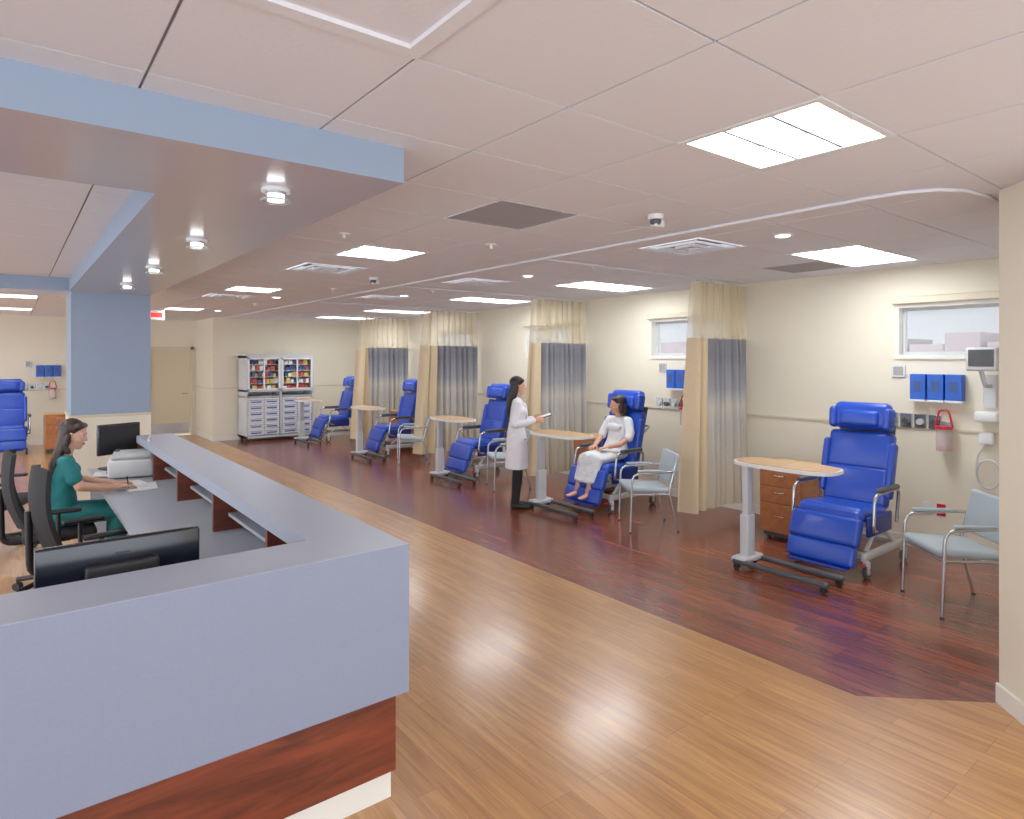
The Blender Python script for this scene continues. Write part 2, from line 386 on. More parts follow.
def curtain(yc,x0,x1,seed,panel=0.3,nf=8):
    rnd=random.Random(seed)
    NU=170; zs=[.16,.3,.6,.9,1.2,1.5,1.8,2.03,2.07,2.3,2.5,2.70]
    ph=rnd.random()*6
    vs=[];fs=[];mi=[]
    for zi,z in enumerate(zs):
        for i in range(NU+1):
            u=i/NU
            am=.07+.02*math.sin(u*9+ph)
            sw=(1-z/2.7)
            ff=u*nf*2*math.pi+ph+0.5*math.sin(z*1.1+u*7)
            w=math.sin(ff)+.25*math.sin(2.3*ff+seed)
            x=x0+(x1-x0)*u+.025*math.cos(ff)
            y=yc+am*w*(.75+.5*sw)
            if u<panel:
                f=(panel-u)/panel
                x-= .2*f*sw; 
            vs.append((x,y,z))
    for zi in range(len(zs)-1):
        for i in range(NU):
            a=zi*(NU+1)+i; fs.append((a,a+1,a+NU+2,a+NU+1))
            u=i/NU
            mi.append(2 if zs[zi]>=2.06 else (1 if (u<panel) else 0))
    me=bpy.data.meshes.new('fabric'); me.from_pydata(vs,[],fs)
    for k in ('curt','beige','net'): me.materials.append(M[k])
    for p,m in zip(me.polygons,mi): p.material_index=m
    g=group('privacy_curtain')
    finish('fabric',me,None,g,smooth=True,ang=180)
    bs=[]
    for k in range(12):
        xx=x0+(x1-x0)*(k+.5)/12; bs.append(((xx-.006,yc-.006,2.69),(xx+.006,yc+.006,2.722)))
    multibox('carriers',bs,'white',g)
curtain(4.35,5.95,6.93,1,.22,9)
curtain(7.1,5.93,6.93,2,.12,9)
curtain(9.9,5.8,6.93,3,.24,9)
curtain(12.55,5.8,6.93,4,.15,9)

# ceiling small devices
def dome(x,y):
    g=group('security_camera',(x,y,H)); cyl('mount',.05,.03,(0,0,-.015),'white',g); sphere('eye',.035,(0,0,-.04),'dgrey',g); box('housing',(.09,.05,.05),(0.02,0,-.05),'white',g,.012)
dome(3.2,2.62); dome(3.2,6.6)
for (x,y) in ((4.45,4.4),(4.45,7.4),(3.0,4.1),(3.3,8.0),(1.9,4.4),(3.2,11.0)):
    g=group('ceiling_sprinkler',(x,y,H)); cyl('plate',.045,.008,(0,0,-.004),'white',g); cyl('head',.012,.03,(0,0,-.02),'white',g)
for (x,y) in ((4.45,2.47),(4.45,5.4),(4.45,8.2),(3.1,9.6),(3.1,13)):
    g=group('recessed_spotlight',(x,y,H)); cyl('trim_ring',.07,.008,(0,0,-.004),'white',g); cyl('lamp_face',.05,.004,(0,0,-.010),'light2',g)
ex=group('exit_sign',(2.1,13.3,H)); box('sign',(.3,.03,.18),(0,0,-.11),'white',ex,.008); box('lettering',(.22,.006,.09),(0,-.017,-.11),'exit',ex); cyl('stem',.012,.03,(0,0,-.015),'white',ex)

# ------------------------------------------------------------ reception counter
rc=group('reception_counter')
XO,XI,YO,YI,YE,XL=1.32,1.0,2.39,2.7,7.4,-2.2
prism('counter_top',[(XL,YO),(XO,YO),(XO,YE),(XI,YE),(XI,YI),(XL,YI)],1.0,1.07,'counter',rc)
prism('front_panel',[(XL,YO-.001),(XO+.001,YO-.001),(XO+.001,YE),(XO-.08,YE),(XO-.08,YO+.08),(XL,YO+.08)],.45,1.068,'counterf',rc)
prism('wood_panel',[(XL,YO+.04),(XO-.04,YO+.04),(XO-.04,YE),(XO-.08,YE),(XO-.08,YO+.08),(XL,YO+.08)],.115,.45,'woodpanel',rc)
prism('plinth',[(XL,YO+.055),(XO-.055,YO+.055),(XO-.055,YE),(XO-.08,YE),(XO-.08,YO+.08),(XL,YO+.08)],0,.115,'base',rc)
prism('work_surface',[(XL,YO+.081),(XO-.081,YO+.081),(XO-.081,7.6),(.6,7.6),(.6,3.4),(XL,3.4)],.72,.75,'desk',rc)
for k,yy in enumerate((3.27,4.35,5.45,6.5,7.36)): bx('divider_%d'%k,(XI+.01,yy,.75),(XO-.081,yy+.035,1.0),'woodpanel',rc)
for k,xx in enumerate((.3,-.7,-1.7)): bx('near_divider_%d'%k,(xx,YO+.081,.75),(xx+.035,YI-.01,1.0),'woodpanel',rc)
bx('low_shelf',(1.1,3.31,.84),(XO-.081,7.35,.86),'desk',rc)
for k,(xx,yy) in enumerate(((.62,7.5),(.62,3.5),(-2.1,3.0))): bx('leg_panel_%d'%k,(xx,yy,0),(xx+.5,yy+.03,.72),'desk',rc)

# monitors / printer / papers
def monitor(name,loc,rz,w=.57,h=.34,z0=.75,top=1.13):
    g=group(name,(loc[0],loc[1],0),rz)   # screen faces local -Y... back +Y
    zc=top-h/2
    box('shell',(w,.035,h),(0,0,zc),'screen',g,.01,2,(0,0,0),True)
    box('display',(w-.03,.004,h-.03),(0,-.019,zc),'black',g,.001)
    box('back_bulge',(w*.45,.04,h*.5),(0,.03,zc),'black',g,.015)
    box('badge',(.05,.003,.008),(0,.0185,zc+h*.33),'dgrey',g)
    box('neck',(.06,.03,zc-z0),(0,.05,(zc+z0)/2),'black',g,.008)
    box('foot',(.26,.2,.02),(0,.03,z0+.01),'black',g,.008)
    return g
monitor('computer_monitor',(.355,3.0),180)
monitor('computer_monitor',(.85,7.42),25,.42,.3,top=1.2)
pr=group('desktop_printer',(.9,6.95,.75),80)
box('body',(.42,.36,.16),(0,0,.09),'white',pr,.02); box('lid',(.40,.33,.05),(0,-.01,.195),'frame',pr,.02); box('tray_slot',(.3,.02,.05),(0,.18,.07),'dgrey',pr,.005)
box('paper_feed',(.28,.02,.18),(0,-.17,.26),'white',pr,.006,2,(-20,0,0)); box('output_tray',(.26,.16,.012),(0,.22,.03),'white',pr,.004); box('control_panel',(.12,.04,.01),(.12,.12,.225),'dgrey',pr,.003)
pp=group('paper_stack',(.88,6.2,.75),12)
for k in range(4): box('sheet_%d'%k,(.215,.28,.004),(random.uniform(-.04,.06),random.uniform(-.2,.2),.003+.004*k),'paper',pp,0,1,(0,0,random.uniform(-20,20)))
kb=group('computer_keyboard',(.2,3.2,.75),180)
box('tray',(.44,.14,.018),(0,0,.009),'black',kb,.005)
multibox('keys',[((-.21+i*.03,-.06+j*.025,.018),(-.185+i*.03,-.04+j*.025,.024)) for i in range(14) for j in range(5)],'dgrey',kb)

# ------------------------------------------------------------ recliner (faces local +X)
def recliner(loc,rz):
    g=group('medical_recliner',loc,rz)
    B='chairblue'
    box('seat',(.52,.55,.12),(.2,0,.5),B,g,.045,4,(0,-4,0))
    box('seat_front_roll',(.12,.56,.12),(.43,0,.5),B,g,.055,4)
    box('back_lower',(.12,.56,.36),(-.085,0,.68),B,g,.045,4,(0,-14,0))
    box('back_upper',(.12,.57,.36),(-.165,0,.99),B,g,.045,4,(0,-14,0))
    box('headrest',(.13,.5,.25),(-.205,0,1.31),B,g,.055,4,(0,-10,0))
    box('headrest_pillow',(.08,.34,.15),(-.14,0,1.29),B,g,.037,4,(0,-10,0))
    box('back_shell',(.03,.5,.75),(-.21,0,.86),'dgrey',g,.012,2,(0,-14,0))
    for s in (-1,1):
        box('headrest_wing',(.12,.07,.2),(-.16,s*.245,1.29),B,g,.034,4,(0,-10,s*-12))
        box('back_bolster',(.1,.06,.5),(-.09,s*.29,.84),B,g,.028,3,(0,-14,0))
        box('side_panel',(.46,.03,.17),(.18,s*.3,.42),'chairblue2',g,.012,2)
        tube('arm_frame',[(-.1,s*.33,.4),(-.1,s*.35,.7),(.38,s*.35,.7),(.42,s*.35,.4),(.3,s*.33,.38)],.014,'steel',g,.07)
        box('arm_pad',(.36,.06,.04),(.12,s*.35,.725),'dgrey',g,.017,3)
        box('base_rail',(.8,.05,.07),(.05,s*.28,.17),'frame',g,.02,3)
        tube('lift_link',[(-.2,s*.26,.2),(.1,s*.26,.4)],.018,'frame',g)
        tube('lift_link2',[(.35,s*.26,.2),(.1,s*.26,.42)],.018,'frame',g)
        for x in (-.33,.42):
            cyl('caster_wheel',.055,.03,(x,s*.3,.055),'dgrey',g,(90,0,0)); cyl('caster_hub',.025,.04,(x,s*.3,.055),'frame',g,(90,0,0))
            box('caster_fork',(.05,.055,.07),(x,s*.3,.11),'frame',g,.015)
        box('brake_pedal',(.08,.03,.015),(.5,s*.3,.12),'red' if s>0 else 'dgrey',g,.005)
        tube('footrest_bracket',[(.38,s*.2,.42),(.52,s*.2,.12)],.012,'steel',g)
    for x in (-.3,.38): box('cross_beam',(.06,.56,.05),(x,0,.17),'frame',g,.012)
    box('legrest_upper',(.09,.6,.24),(.525,0,.385),B,g,.035,4,(0,-22,0))
    box('legrest_lower',(.08,.58,.17),(.6,0,.195),B,g,.03,4,(0,-18,0))
    box('footplate',(.1,.5,.02),(.65,0,.105),'chairblue2',g,.008)
    tube('push_handle',[(-.22,-.24,.9),(-.36,-.24,.98),(-.36,.24,.98),(-.22,.24,.9)],.013,'steel',g,.05)
    box('seat_pan',(.5,.5,.05),(.18,0,.425),'frame',g,.01)
    return g
r1=recliner((6.08,2.7,0),180)
for p,rz in (((6.08,5.6,0),180),((6.08,8.35,0),176),((6.05,11.2,0),174),((5.95,13.85,0),176)): dup(r1,p,rz)
dup(r1,(-.05,15.9,0),-90)

# ------------------------------------------------------------ guest chair (faces +X local)
def guest(loc,rz):
    g=group('guest_armchair',loc,rz)
    box('seat',(.47,.48,.06),(0,0,.44),'seatgrey',g,.028,4,(0,-3,0))
    box('back',(.05,.49,.33),(-.265,0,.665),'seatgrey',g,.024,4,(0,-12,0))
    for s in (-1,1):
        tube('side_frame',[(.22,s*.27,0.0),(.2,s*.27,.62),(-.2,s*.27,.64),(-.25,s*.25,.64)],.012,'steel',g,.09)
        tube('rear_leg',[(-.3,s*.25,0.0),(-.2,s*.25,.42),(-.29,s*.23,.78)],.012,'steel',g,.06)
        box('arm_pad',(.28,.045,.025),(0,s*.27,.65),'seatgrey',g,.011,3)
        tube('seat_rail',[(.21,s*.26,.40),(-.2,s*.25,.40)],.01,'steel',g)
        cyl('glide',.016,.012,(.22,s*.27,.006),'black',g); cyl('glide_rear',.016,.012,(-.3,s*.25,.006),'black',g)
    tube('front_rail',[(.2,-.27,.40),(.2,.27,.40)],.01,'steel',g); tube('rear_rail',[(-.2,-.25,.40),(-.2,.25,.40)],.01,'steel',g)
    return g
g1=guest((5.56,1.75,0),137)
dup(g1,(5.5,4.66,0),145); dup(g1,(5.6,7.3,0),155); dup(g1,(5.62,10.1,0),155)

# ------------------------------------------------------------ overbed table (long axis local X, post at +X end)
def overbed(loc,rz):
    g=group('overbed_table',loc,rz)
    def oval(w,d,n=64,p=3.2):
        pts=[]
        for k in range(n):
            a=2*math.pi*k/n; c,s=math.cos(a),math.sin(a)
            pts.append((w/2*abs(c)**(2/p)*(1 if c>=0 else -1), d/2*abs(s)**(2/p)*(1 if s>=0 else -1)))
        return pts
    prism('rim',oval(.88,.44),.925,.952,'white',g); prism('table_top',oval(.84,.40),.952,.957,'woodtop',g)
    box('support_arm',(.5,.08,.03),(.15,0,.91),'frame',g,.01)
    box('post_upper',(.06,.09,.45),(.36,0,.68),'frame',g,.012); box('post_lower',(.085,.12,.4),(.36,0,.27),'frame',g,.015)
    box('release_lever',(.1,.02,.015),(.3,-.1,.905),'dgrey',g,.004)
    for s in (-1,1):
        box('base_leg',(.84,.055,.045),(0,s*.13,.07),'dgrey',g,.018,3)
        for x in (-.38,.38): cyl('caster',.027,.03,(x,s*.13,.027),'black',g,(90,0,0))
    box('base_cross',(.14,.3,.05),(.36,0,.085),'frame',g,.015)
    return g
t1=overbed((5.15,2.83,0),90)
dup(t1,(5.17,5.66,0),90); dup(t1,(5.2,8.08,0),90); dup(t1,(5.15,10.85,0),90); dup(t1,(5.05,13.6,0),90)

# ------------------------------------------------------------ bedside cabinet
def bedside(loc,rz):
    g=group('bedside_cabinet',loc,rz)  # front faces local -X
    box('carcass',(.48,.46,.66),(0,0,.41),'woodcab',g,.006); box('top',(.5,.49,.025),(0,0,.7525),'woodtop',g,.006)
    box('plinth',(.42,.4,.05),(0,0,.055),'dgrey',g)
    for k,(zc,h) in enumerate(((.63,.16),(.46,.16),(.225,.29))):
        box('drawer_%d'%k,(.02,.43,h),(-.25,0,zc),'woodcab',g,.006); 
        tube('pull_%d'%k,[(-.26,-.05,zc+.03),(-.285,-.05,zc+.03),(-.285,.05,zc+.03),(-.26,.05,zc+.03)],.006,'steel',g,.012)
    for x in (-.18,.18):
        for y in (-.16,.16): cyl('caster',.02,.025,(x,y,.02),'black',g,(90,0,0))
    return g
b1=bedside((6.36,3.42,0),0)
dup(b1,(6.5,6.35,0),0); dup(b1,(6.5,11.9,0),0); dup(b1,(.75,15.6,0),90)

# ------------------------------------------------------------ headwall equipment (wall plane at local x=0, out = -x)
def headwall(loc,rz,mon=True):
    g=group('glove_box_holder',loc,rz)
    for k in range(3):
        y=-.5+.15*k
        box('box_%d'%k,(.1,.135,.25),(-.055,y,1.57),'glove',g,.006); box('opening_%d'%k,(.004,.06,.1),(-.107,y,1.58),'dk',g,.001); box('bracket_%d'%k,(.11,.14,.02),(-.056,y,1.44),'white',g,.003)
    o=group('medical_gas_panel',loc,rz)
    for k in range(4):
        y=-.32+.125*k
        box('outlet_plate_%d'%k,(.02,.11,.14),(-.01,y,1.235),'steel',o,.004); cyl('outlet_%d'%k,.03,.03,(-.03,y,1.23),('dgrey','frame')[k%2],o,(0,90,0))
    s=group('suction_canister',(loc[0],loc[1],0),rz)
    box('bracket',(.03,.08,.1),(-.015,-.42,1.2),'steel',s,.004)
    cyl('jar',.065,.2,(-.09,-.42,1.08),'canister',s); cyl('lid',.07,.03,(-.09,-.42,1.195),'red',s); cyl('fluid_liner',.058,.03,(-.09,-.42,1.0),'red',s)
    tube('hanger_loop',[(-.09,-.49,1.2),(-.09,-.46,1.36),(-.09,-.38,1.36),(-.09,-.35,1.2)],.009,'red',s,.04)
    w=group('wall_outlet_plates',loc,rz)
    box('thermostat',(.02,.12,.12),(-.01,-.0,1.72),'steel',w,.004); box('thermostat_face',(.006,.09,.09),(-.022,-.0,1.72),'vent',w,.002)
    box('outlet_white',(.01,.075,.115),(-.005,-.25,.4),'white',w,.003); box('outlet_red',(.012,.075,.115),(-.006,-.37,.4),'red',w,.003)
    box('switch_plate',(.01,.075,.115),(-.005,.62,1.27),'white',w,.003)
for yy in (2.66,5.6,8.35,11.2): headwall((6.999,yy,0),0)
headwall((.3,16.999,0),90)
def vitals(loc,rz):
    v=group('vital_signs_monitor',loc,rz)
    box('wall_plate',(.03,.1,.3),(-.015,0,1.55),'frame',v,.006); tube('arm',[(-.03,0,1.6),(-.15,0,1.6),(-.2,.02,1.75)],.018,'frame',v,.04)
    box('monitor',(.09,.24,.21),(-.22,.0,1.84),'frame',v,.02,3); box('monitor_screen',(.006,.19,.15),(-.268,.0,1.85),'dgrey',v,.002)
    box('cuff_basket',(.12,.18,.1),(-.08,0,1.32),'white',v,.02); box('pressure_gauge',(.05,.12,.12),(-.045,.02,1.12),'white',v,.02)
    pts=[(-.06+.012*math.sin(a*.7),.09*math.cos(a),.8+.13*math.sin(a)) for a in [k*.4 for k in range(36)]]
    tube('coiled_hose',pts,.008,'frame',v,.01); tube('hose_drop',[(-.06,.02,1.08),(-.06,.09,.95),(-.06,.09,.8)],.008,'frame',v,.05)
vitals((6.999,1.9,0),0); vitals((6.999,4.75,0),0); vitals((1.05,16.999,0),90)
# far bay extras
iv=group('iv_pole',(-.75,16.4,0))
for k in range(5):
    a=2*math.pi*k/5; tube('base_leg_%d'%k,[(0,0,.1),(.24*math.cos(a),.24*math.sin(a),.06)],.012,'steel',iv); cyl('caster_%d'%k,.03,.02,(.24*math.cos(a),.24*math.sin(a),.03),'black',iv,(90,0,math.degrees(a)))
cyl('pole',.012,1.9,(0,0,1.03),'steel',iv)
tube('hooks',[(-.12,0,2.02),(-.1,0,1.97),(.1,0,1.97),(.12,0,2.02)],.006,'steel',iv,.02); box('pump',(.14,.12,.2),(0,-.04,1.3),'frame',iv,.02)
wb=group('waste_bin',(1.3,16.7,0)); cyl('bin_body',.15,.6,(0,0,.3),'frame',wb,r2=.18); cyl('bin_lid',.19,.04,(0,0,.62),'white',wb)

# ------------------------------------------------------------ medical supply cabinet (front faces -Y)
mc=group('medical_supply_cabinet',(4.82,14.93,0))
W=1.52; D=.62; Hh=1.9
multibox('carcass',[((-W/2,-D/2,.08),(-W/2+.04,D/2,Hh)),((W/2-.04,-D/2,.08),(W/2,D/2,Hh)),((-W/2,-D/2,Hh-.05),(W/2,D/2,Hh)),((-W/2,D/2-.03,.08),(W/2,D/2,Hh)),((-W/2,-D/2,.08),(W/2,D/2,.13)),((-.02,-D/2,.08),(.02,D/2,Hh)),((-W/2,-D/2,1.1),(W/2,D/2,1.14)),((-W/2,-D/2,.98),(W/2,D/2,1.0))],'frame',mc)
multibox('crown',[((-W/2-.01,-D/2-.01,Hh),(W/2+.01,D/2,Hh+.04))],'frame',mc)
sh=[];A=[[],[],[],[]]
for z in (1.28,1.42,1.56,1.7): sh.append(((-W/2+.04,-D/2+.03,z),(W/2-.04,D/2-.03,z+.012)))
multibox('shelves',sh,'frame',mc)
rn=random.Random(5)
for z in (1.14,1.292,1.432,1.572,1.712):
    x=-W/2+.06
    while x<W/2-.14:
        w=rn.uniform(.05,.1)
        if not(-.12<x<.03): A[rn.randrange(4)].append(((x,-D/2+.06,z),(x+w,-D/2+.2,z+rn.uniform(.07,.11))))
        x+=w+.012
for k,nm in enumerate(('yel','org','dk','white')): multibox('supplies_%s'%nm,A[k],nm,mc)
dr=[];lb=[];hd=[]
for c in (-1,1):
    for sub in (0,1):
        xa=(-W/2+.05 if c<0 else .03)+sub*.34; xb=xa+.325
        for r in range(6):
            z=.15+r*.137; dr.append(((xa,-D/2-.015,z),(xb,-D/2+.02,z+.125))); lb.append(((xa+.05,-D/2-.02,z+.03),(xb-.05,-D/2-.014,z+.055))); hd.append(((xa+.03,-D/2-.035,z+.075),(xb-.03,-D/2-.014,z+.09)))
multibox('drawers',dr,'white',mc); multibox('drawer_labels',lb,'glove',mc); multibox('drawer_pulls',hd,'vent',mc)
for c in (-1,1):
    a=-W/2+.04 if c<0 else .02; b=-.02 if c<0 else W/2-.04
    multibox('glass_door_%s'%('a' if c<0 else 'b'),[((a,-D/2-.01,1.14),(a+.035,-D/2+.01,Hh-.05)),((b-.035,-D/2-.01,1.14),(b,-D/2+.01,Hh-.05)),((a,-D/2-.01,1.14),(b,-D/2+.01,1.17)),((a,-D/2-.01,Hh-.08),(b,-D/2+.01,Hh-.05)),(((a+b)/2-.015,-D/2-.01,1.14),((a+b)/2+.015,-D/2+.01,Hh-.05))],'white',mc)
for x in (-.7,.7):
    for y in (-.24,.24): cyl('caster',.04,.03,(x,y,.04),'black',mc,(0,90,0))

# ------------------------------------------------------------ office chair (faces +X)
def office(loc,rz):
    g=group('office_chair',loc,rz)
    box('seat',(.48,.48,.08),(.02,0,.47),'mesh',g,.038,4)
    vs=[];fs=[];NU,NV=10,12
    for side in (0,1):
        for j in range(NV+1):
            t=j/NV; z=.56+.56*t; xb=-.22-.08*t-.05*math.sin(t*math.pi)
            wv=.21+.03*math.sin(t*math.pi)-.03*t
            for i in range(NU+1):
                u=i/NU*2-1
                vs.append((xb+.05*u*u-side*.03,wv*u,z+.02*(1-u*u)*(1 if t>.5 else -1)))
    n=(NU+1)*(NV+1)
    for j in range(NV):
        for i in range(NU):
            a=j*(NU+1)+i; fs.append((a,a+1,a+NU+2,a+NU+1)); fs.append((n+a,n+a+NU+1,n+a+NU+2,n+a+1))
    for i in range(NU):
        fs.append((i,n+i,n+i+1,i+1)); a=NV*(NU+1)+i; fs.append((a,a+1,n+a+1,n+a))
    for j in range(NV):
        a=j*(NU+1); fs.append((a,a+NU+1,n+a+NU+1,n+a)); a+=NU; fs.append((a,n+a,n+a+NU+1,a+NU+1))
    me=bpy.data.meshes.new('back'); me.from_pydata(vs,[],fs); finish('back',me,'mesh',g,smooth=True,ang=50)
    tube('back_support',[(-.05,0,.42),(-.34,0,.42),(-.35,0,.85)],.022,'black',g,.08)
    cyl('gas_column',.028,.3,(0,0,.28),'dgrey',g); box('mechanism',(.2,.14,.05),(0,0,.415),'black',g,.012)
    for k in range(5):
        a=2*math.pi*k/5; c,s=math.cos(a),math.sin(a)
        tube('star_leg_%d'%k,[(0,0,.13),(.3*c,.3*s,.085)],.02,'black',g); cyl('caster_%d'%k,.03,.045,(.3*c,.3*s,.03),'black',g,(90,0,math.degrees(a)))
        cyl('caster_stem_%d'%k,.01,.05,(.3*c,.3*s,.07),'black',g)
    for s in (-1,1):
        tube('arm_post',[(0,s*.2,.43),(0,s*.28,.45),(0,s*.28,.66)],.016,'black',g,.04); box('arm_pad',(.26,.07,.03),(.02,s*.28,.675),'black',g,.013,3)
    return g
o1=office((.29,6.28,0),0)
dup(o1,(.44,5.3,0),8); dup(o1,(-.1,7.9,0),-20)

# ------------------------------------------------------------ people
def axes(o,x,z):
    x=V(x).normalized(); z=V(z); z=(z-x*z.dot(x)).normalized(); y=z.cross(x)
    m=Matrix.Identity(4)
    for i in range(3): m[i][0]=x[i]; m[i][1]=y[i]; m[i][2]=z[i]; m[i][3]=o[i]
    return m
def hand(name,parent,wrist,xdir,zdir,side,curl=25,mt='skin',s=1.0):
    ch=[[((-.02,0,0),(.024,.022,.018)),((.03,0,0),(.02,.032,.014)),((.08,0,0),(.012,.038,.011))]]
    for k,(y,L) in enumerate(((.03,.066),(.0105,.074),(-.0095,.069),(-.028,.054))):
        p=V((.084-.003*abs(k-1),y*side,0)); a=R(curl*.5); pts=[(tuple(p),.0088)]
        for q,f in enumerate((.42,.32,.26)):
            p=p+V((math.cos(a),0.03*(1.5-k)*side,-math.sin(a)))*L*f; pts.append((tuple(p),.0085-.0007*(q+1))); a+=R(curl)
        ch.append(pts)
    ch.append([((.02,.022*side,-.004),.014),((.05,.048*side,-.012),.0105),((.075,.056*side,-.02),.009),((.094,.056*side,-.026),.008)])
    Mx=axes(wrist,xdir,zdir)@Matrix.Scale(s,4)
    return blob(name,ch,.0042,mt,parent,2,Mx)
def head(parent,center,yaw,pitch,skin,hair,longhair,s=1.0,roll=0):
    Mx=Matrix.Translation(V(center))@Matrix.Rotation(R(yaw),4,'Z')@Matrix.Rotation(R(pitch),4,'Y')@Matrix.Rotation(R(roll),4,'X')@Matrix.Scale(s,4)
    ch=[[((-.012,0,.035),(.088,.073,.08)),((.02,0,-.02),(.062,.062,.055))],
        [((.02,0,-.02),(.062,.06,.05)),((.047,0,-.084),(.031,.033,.026))],
        [((-.02,0,-.03),(.05,.055,.05)),((.045,0,-.084),(.028,.03,.022))],
        [((.074,0,.012),.010),((.093,0,-.022),(.013,.012,.010))],
        [((.09,-.009,-.026),.0075),((.09,.009,-.026),.0075)],
        [((.067,-.03,.03),(.012,.02,.008)),((.067,.03,.03),(.012,.02,.008))],
        [((.05,-.036,-.03),(.026,.02,.022))],[((.05,.036,-.03),(.026,.02,.022))],
        [((.07,0,-.052),(.014,.022,.012))]]
    for sd in (-1,1):
        ch.append([((-.006,.074*sd,.01),(.016,.008,.022)),((-.002,.074*sd,-.02),(.009,.006,.01))])
        ch.append([((.069,.017*sd,.014),.0055),((.0735,.03*sd,.0155),.0055),((.064,.045*sd,.013),.005)])
    blob('head',ch,.004,skin,parent,3,Mx)
    def el(nm,c,r,mt): blob(nm,[[(c,r)]],.0022,mt,parent,1,Mx)
    for sd in (-1,1):
        el('eye_white',(.0685,.029*sd,.005),(.009,.013,.0065),'eye'); el('iris',(.0752,.0288*sd,.005),(.004,.006,.0058),'iris')
        blob('eyebrow',[[((.078,.017*sd,.028),.0035),((.072,.045*sd,.029),.003)]],.0022,hair,parent,1,Mx)
    blob('lips',[[((.083,-.019,-.0545),(.004,.005,.004)),((.089,0,-.052),(.005,.006,.0045)),((.083,.019,-.0545),(.004,.005,.004))],[((.086,-.008,-.059),(.004,.006,.005)),((.086,.008,-.059),(.004,.006,.005))]],.0022,'lip',parent,1,Mx)
    hc=[[((-.03,0,.052),(.094,.087,.083))],[((-.035,0,.03),(.08,.085,.07)),((-.05,0,-.05),(.05,.078,.06))],[((.03,-.045,.085),(.035,.035,.025)),((.03,.045,.085),(.035,.035,.025))]]
    blob('hair_crown',hc,.006,hair,parent,2,Mx,.004)
    P=lambda q: tuple(Mx@V(q))
    blob('hair_length',[[(P((-.05,0,-.02)),(.055,.085,.06))]+longhair]+[[(P((-.015,.075*sd,.0)),.022),(P((-.02,.082*sd,-.09)),.022),(tuple(V(longhair[0][0])+V((.045,.07*sd,-.02))),.022)] for sd in (-1,1)],.007,hair,parent,3,None,.006)

# ---- doctor standing
dc=group('doctor_standing',(4.93,6.2,0),-38)
blob('trousers',[[((0,sd*.075,.82),(.08,.07,.07)),((.01,sd*.085,.45),.066),((-.02,sd*.082,.09),.052)] for sd in (-1,1)],.009,'pants',dc,4,None,.006)
blob('shoes',[[((-.05,sd*.082,.05),(.035,.034,.045)),((.04,sd*.088,.04),(.04,.038,.035)),((.13,sd*.095,.03),(.045,.036,.026))] for sd in (-1,1)],.006,'black',dc,3)
cc=[[((0,-.135,1.315),(.055,.05,.045)),((0,.135,1.315),(.055,.05,.045))],
    [((0,-.02,1.3),(.07,.1,.05)),((.015,0,1.2),(.105,.145,.08)),((0,0,1.04),(.09,.125,.06)),((0,0,.86),(.125,.17,.06)),((.0,0,.5),(.145,.19,.012))],
    [((.065,-.06,1.2),(.055,.06,.055)),((.065,.06,1.2),(.055,.06,.055))]]
for sd in (-1,1): cc.append([((0,sd*.165,1.3),.055),((-.035,sd*.205,1.05),.049),((.06,sd*.18,1.055),.045),((.2,sd*.13,1.085),.036)])
blob('white_coat',cc,.0085,'coat',dc,4,None,.012)
blob('neck',[[((-.01,0,1.28),(.05,.055,.03)),((.0,0,1.35),.044),((.015,0,1.43),.042)]],.006,'skin2',dc,3)
blob('coat_collar',[[((-.05,sd*.03,1.375),.017),((.02,sd*.068,1.35),.018),((.105,sd*.045,1.26),.018),((.128,sd*.012,1.13),.012)] for sd in (-1,1)],.005,'coat',dc,2)
blob('blouse',[[((.07,-.01,1.3),(.02,.03,.02)),((.1,.0,1.17),(.02,.012,.02))]],.006,'pants',dc,2)
tube('coat_front_seam',[(.118,.0,1.12),(.094,0,1.04),(.118,0,.9),(.13,0,.8),(.147,.0,.5)],.006,'seam',dc,.03)
for sd in (-1,1): tube('coat_pocket_edge',[(.09,sd*.135,.86),(.12,sd*.06,.86)],.006,'seam',dc)
head(dc,(.02,0,1.495),0,8,'skin2','hair',[((-.075,0,1.38),(.045,.085,.05)),((-.10,0,1.24),(.032,.08,.05)),((-.105,0,1.13),(.02,.05,.03))],.98)
hand('hand_right',dc,(.21,-.128,1.088),(1,.12,.12),(-.1,-1,.15),1,28,'skin2')
hand('hand_left',dc,(.21,.128,1.088),(1,-.12,.12),(-.1,1,.15),-1,28,'skin2')
box('tablet',(.2,.2,.012),(.33,0,1.125),'dgrey',dc,.004,2,(0,-18,0)); box('tablet_sheet',(.18,.18,.003),(.328,0,1.133),'paper',dc,0,1,(0,-18,0))

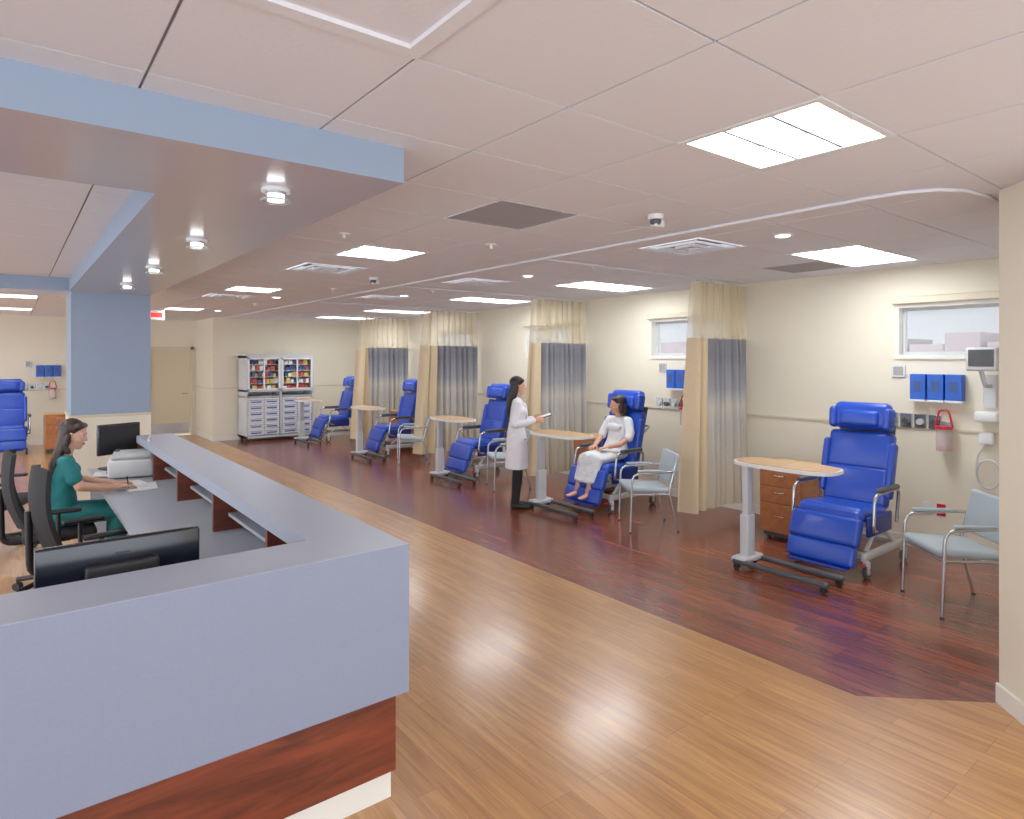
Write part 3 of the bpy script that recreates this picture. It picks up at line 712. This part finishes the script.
# ---- patient seated
pt=group('patient_seated',(6.08,5.6,0),180)
legs=[[((.05,sd*.08,.63),(.08,.075,.06)),((.47,sd*.10,.62),.055),((.6,sd*.095,.24),.040)] for sd in (-1,1)]
feet=[[((.585,sd*.095,.21),(.035,.032,.035)),((.66,sd*.10,.195),(.035,.035,.025)),((.745,sd*.105,.18),(.03,.037,.016))] for sd in (-1,1)]
arms=[[((-.035,sd*.155,1.04),.032),((.02,sd*.23,.86),.036),((.16,sd*.19,.78),.033),((.27,sd*.12,.755),.026)] for sd in (-1,1)]
blob('body',legs+feet+arms+[[((-.05,0,1.06),(.045,.05,.03)),((-.03,0,1.15),.042),((-.01,0,1.2),.040)]],.007,'skin',pt,3)
gw=[[((-.05,-.125,1.06),(.058,.058,.05)),((-.05,.125,1.06),(.058,.058,.05))],
    [((-.05,0,1.06),(.07,.1,.05)),((-.035,0,.95),(.1,.145,.08)),((.0,0,.8),(.1,.145,.07)),((.04,0,.65),(.13,.2,.085)),((.3,0,.63),(.1,.21,.085)),((.47,0,.615),(.08,.2,.08)),((.57,0,.36),(.062,.175,.03))],
    [((.05,-.055,.98),(.045,.055,.05)),((.05,.055,.98),(.045,.055,.05))]]
for sd in (-1,1): gw.append([((-.04,sd*.155,1.05),.06),((.0,sd*.22,.92),.056),((.03,sd*.225,.86),.056)])
blob('gown',gw,.0085,'gown',pt,4,None,.014)
head(pt,(-.005,0,1.25),-32,4,'skin','hair2',[((-.085,0,1.15),(.04,.09,.05)),((-.06,0,1.0),(.04,.11,.06))],.98)
hand('hand_right',pt,(.275,-.115,.755),(1,.35,-.12),(0,0,1),1,18)
hand('hand_left',pt,(.275,.115,.755),(1,-.35,-.12),(0,0,1),-1,18)

# ---- staff woman seated at the desk
st=group('receptionist_seated',(.31,6.28,0),0)
blob('scrub_trousers',[[((.0,sd*.085,.60),(.11,.1,.085)),((.40,sd*.1,.585),.068),((.38,sd*.1,.14),.055)] for sd in (-1,1)],.009,'teal',st,4,None,.008)
blob('shoes',[[((.36,sd*.1,.05),(.035,.035,.045)),((.5,sd*.11,.032),(.045,.038,.028))] for sd in (-1,1)],.006,'white',st,3)
blob('arms_and_neck',[[((.05,sd*.16,1.0),.034),((.12,sd*.22,.84),.038),((.26,sd*.17,.805),.033),((.38,sd*.12,.79),.026)] for sd in (-1,1)]+[[((.03,0,1.05),(.05,.055,.03)),((.06,0,1.12),.042),((.085,0,1.17),.040)]],.007,'skin2',st,3)
tp=[[((.03,-.125,1.03),(.055,.055,.045)),((.03,.125,1.03),(.055,.055,.045))],
    [((.03,0,1.03),(.065,.1,.045)),((.04,0,.93),(.1,.145,.08)),((.01,0,.78),(.1,.14,.07)),((.0,0,.62),(.13,.17,.07))],
    [((.095,-.055,.95),(.05,.055,.05)),((.095,.055,.95),(.05,.055,.05))]]
for sd in (-1,1): tp.append([((.04,sd*.155,1.03),.057),((.085,sd*.205,.9),.056)])
blob('scrub_top',tp,.0085,'teal',st,4,None,.012)
head(st,(.1,0,1.225),-22,14,'skin2','hair2',[((.01,0,1.12),(.04,.085,.05)),((-.035,0,1.0),(.035,.085,.05)),((-.055,0,.86),(.02,.06,.04))],.98)
hand('hand_right',st,(.385,-.118,.788),(1,.2,-.02),(0,0,1),1,16,'skin2')
hand('hand_left',st,(.385,.118,.788),(1,-.2,-.02),(0,0,1),-1,16,'skin2')
tube('pen',[(.47,-.09,.765),(.455,-.11,.87)],.004,'black',st)

# ------------------------------------------------------------ world, camera
w=bpy.data.worlds.new('sky_fill_world'); scene.world=w; w.use_nodes=True
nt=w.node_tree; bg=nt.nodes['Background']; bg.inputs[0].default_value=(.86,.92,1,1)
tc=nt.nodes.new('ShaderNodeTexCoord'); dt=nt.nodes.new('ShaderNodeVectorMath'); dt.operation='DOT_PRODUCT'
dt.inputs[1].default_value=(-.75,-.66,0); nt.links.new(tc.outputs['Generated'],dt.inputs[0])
mr=nt.nodes.new('ShaderNodeMapRange'); mr.inputs[1].default_value=-.2; mr.inputs[2].default_value=.5; mr.inputs[3].default_value=.72; mr.inputs[4].default_value=3.3  # added fill: sky brightened toward the open unseen sides to lift the ceiling
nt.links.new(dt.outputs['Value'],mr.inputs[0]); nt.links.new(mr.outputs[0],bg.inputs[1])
cam=bpy.data.cameras.new('camera'); co=bpy.data.objects.new('camera',cam); COL.objects.link(co)
co.location=(0,0,1.85); co.rotation_euler=(R(90),0,R(-38.06)); cam.sensor_width=36; cam.lens=641/1024*36; cam.shift_y=-51.5/1024
cam.clip_start=.02; cam.clip_end=300
scene.camera=co
scene.view_settings.view_transform='Standard'
scene.view_settings.exposure=0.05
scene.view_settings.gamma=1.12
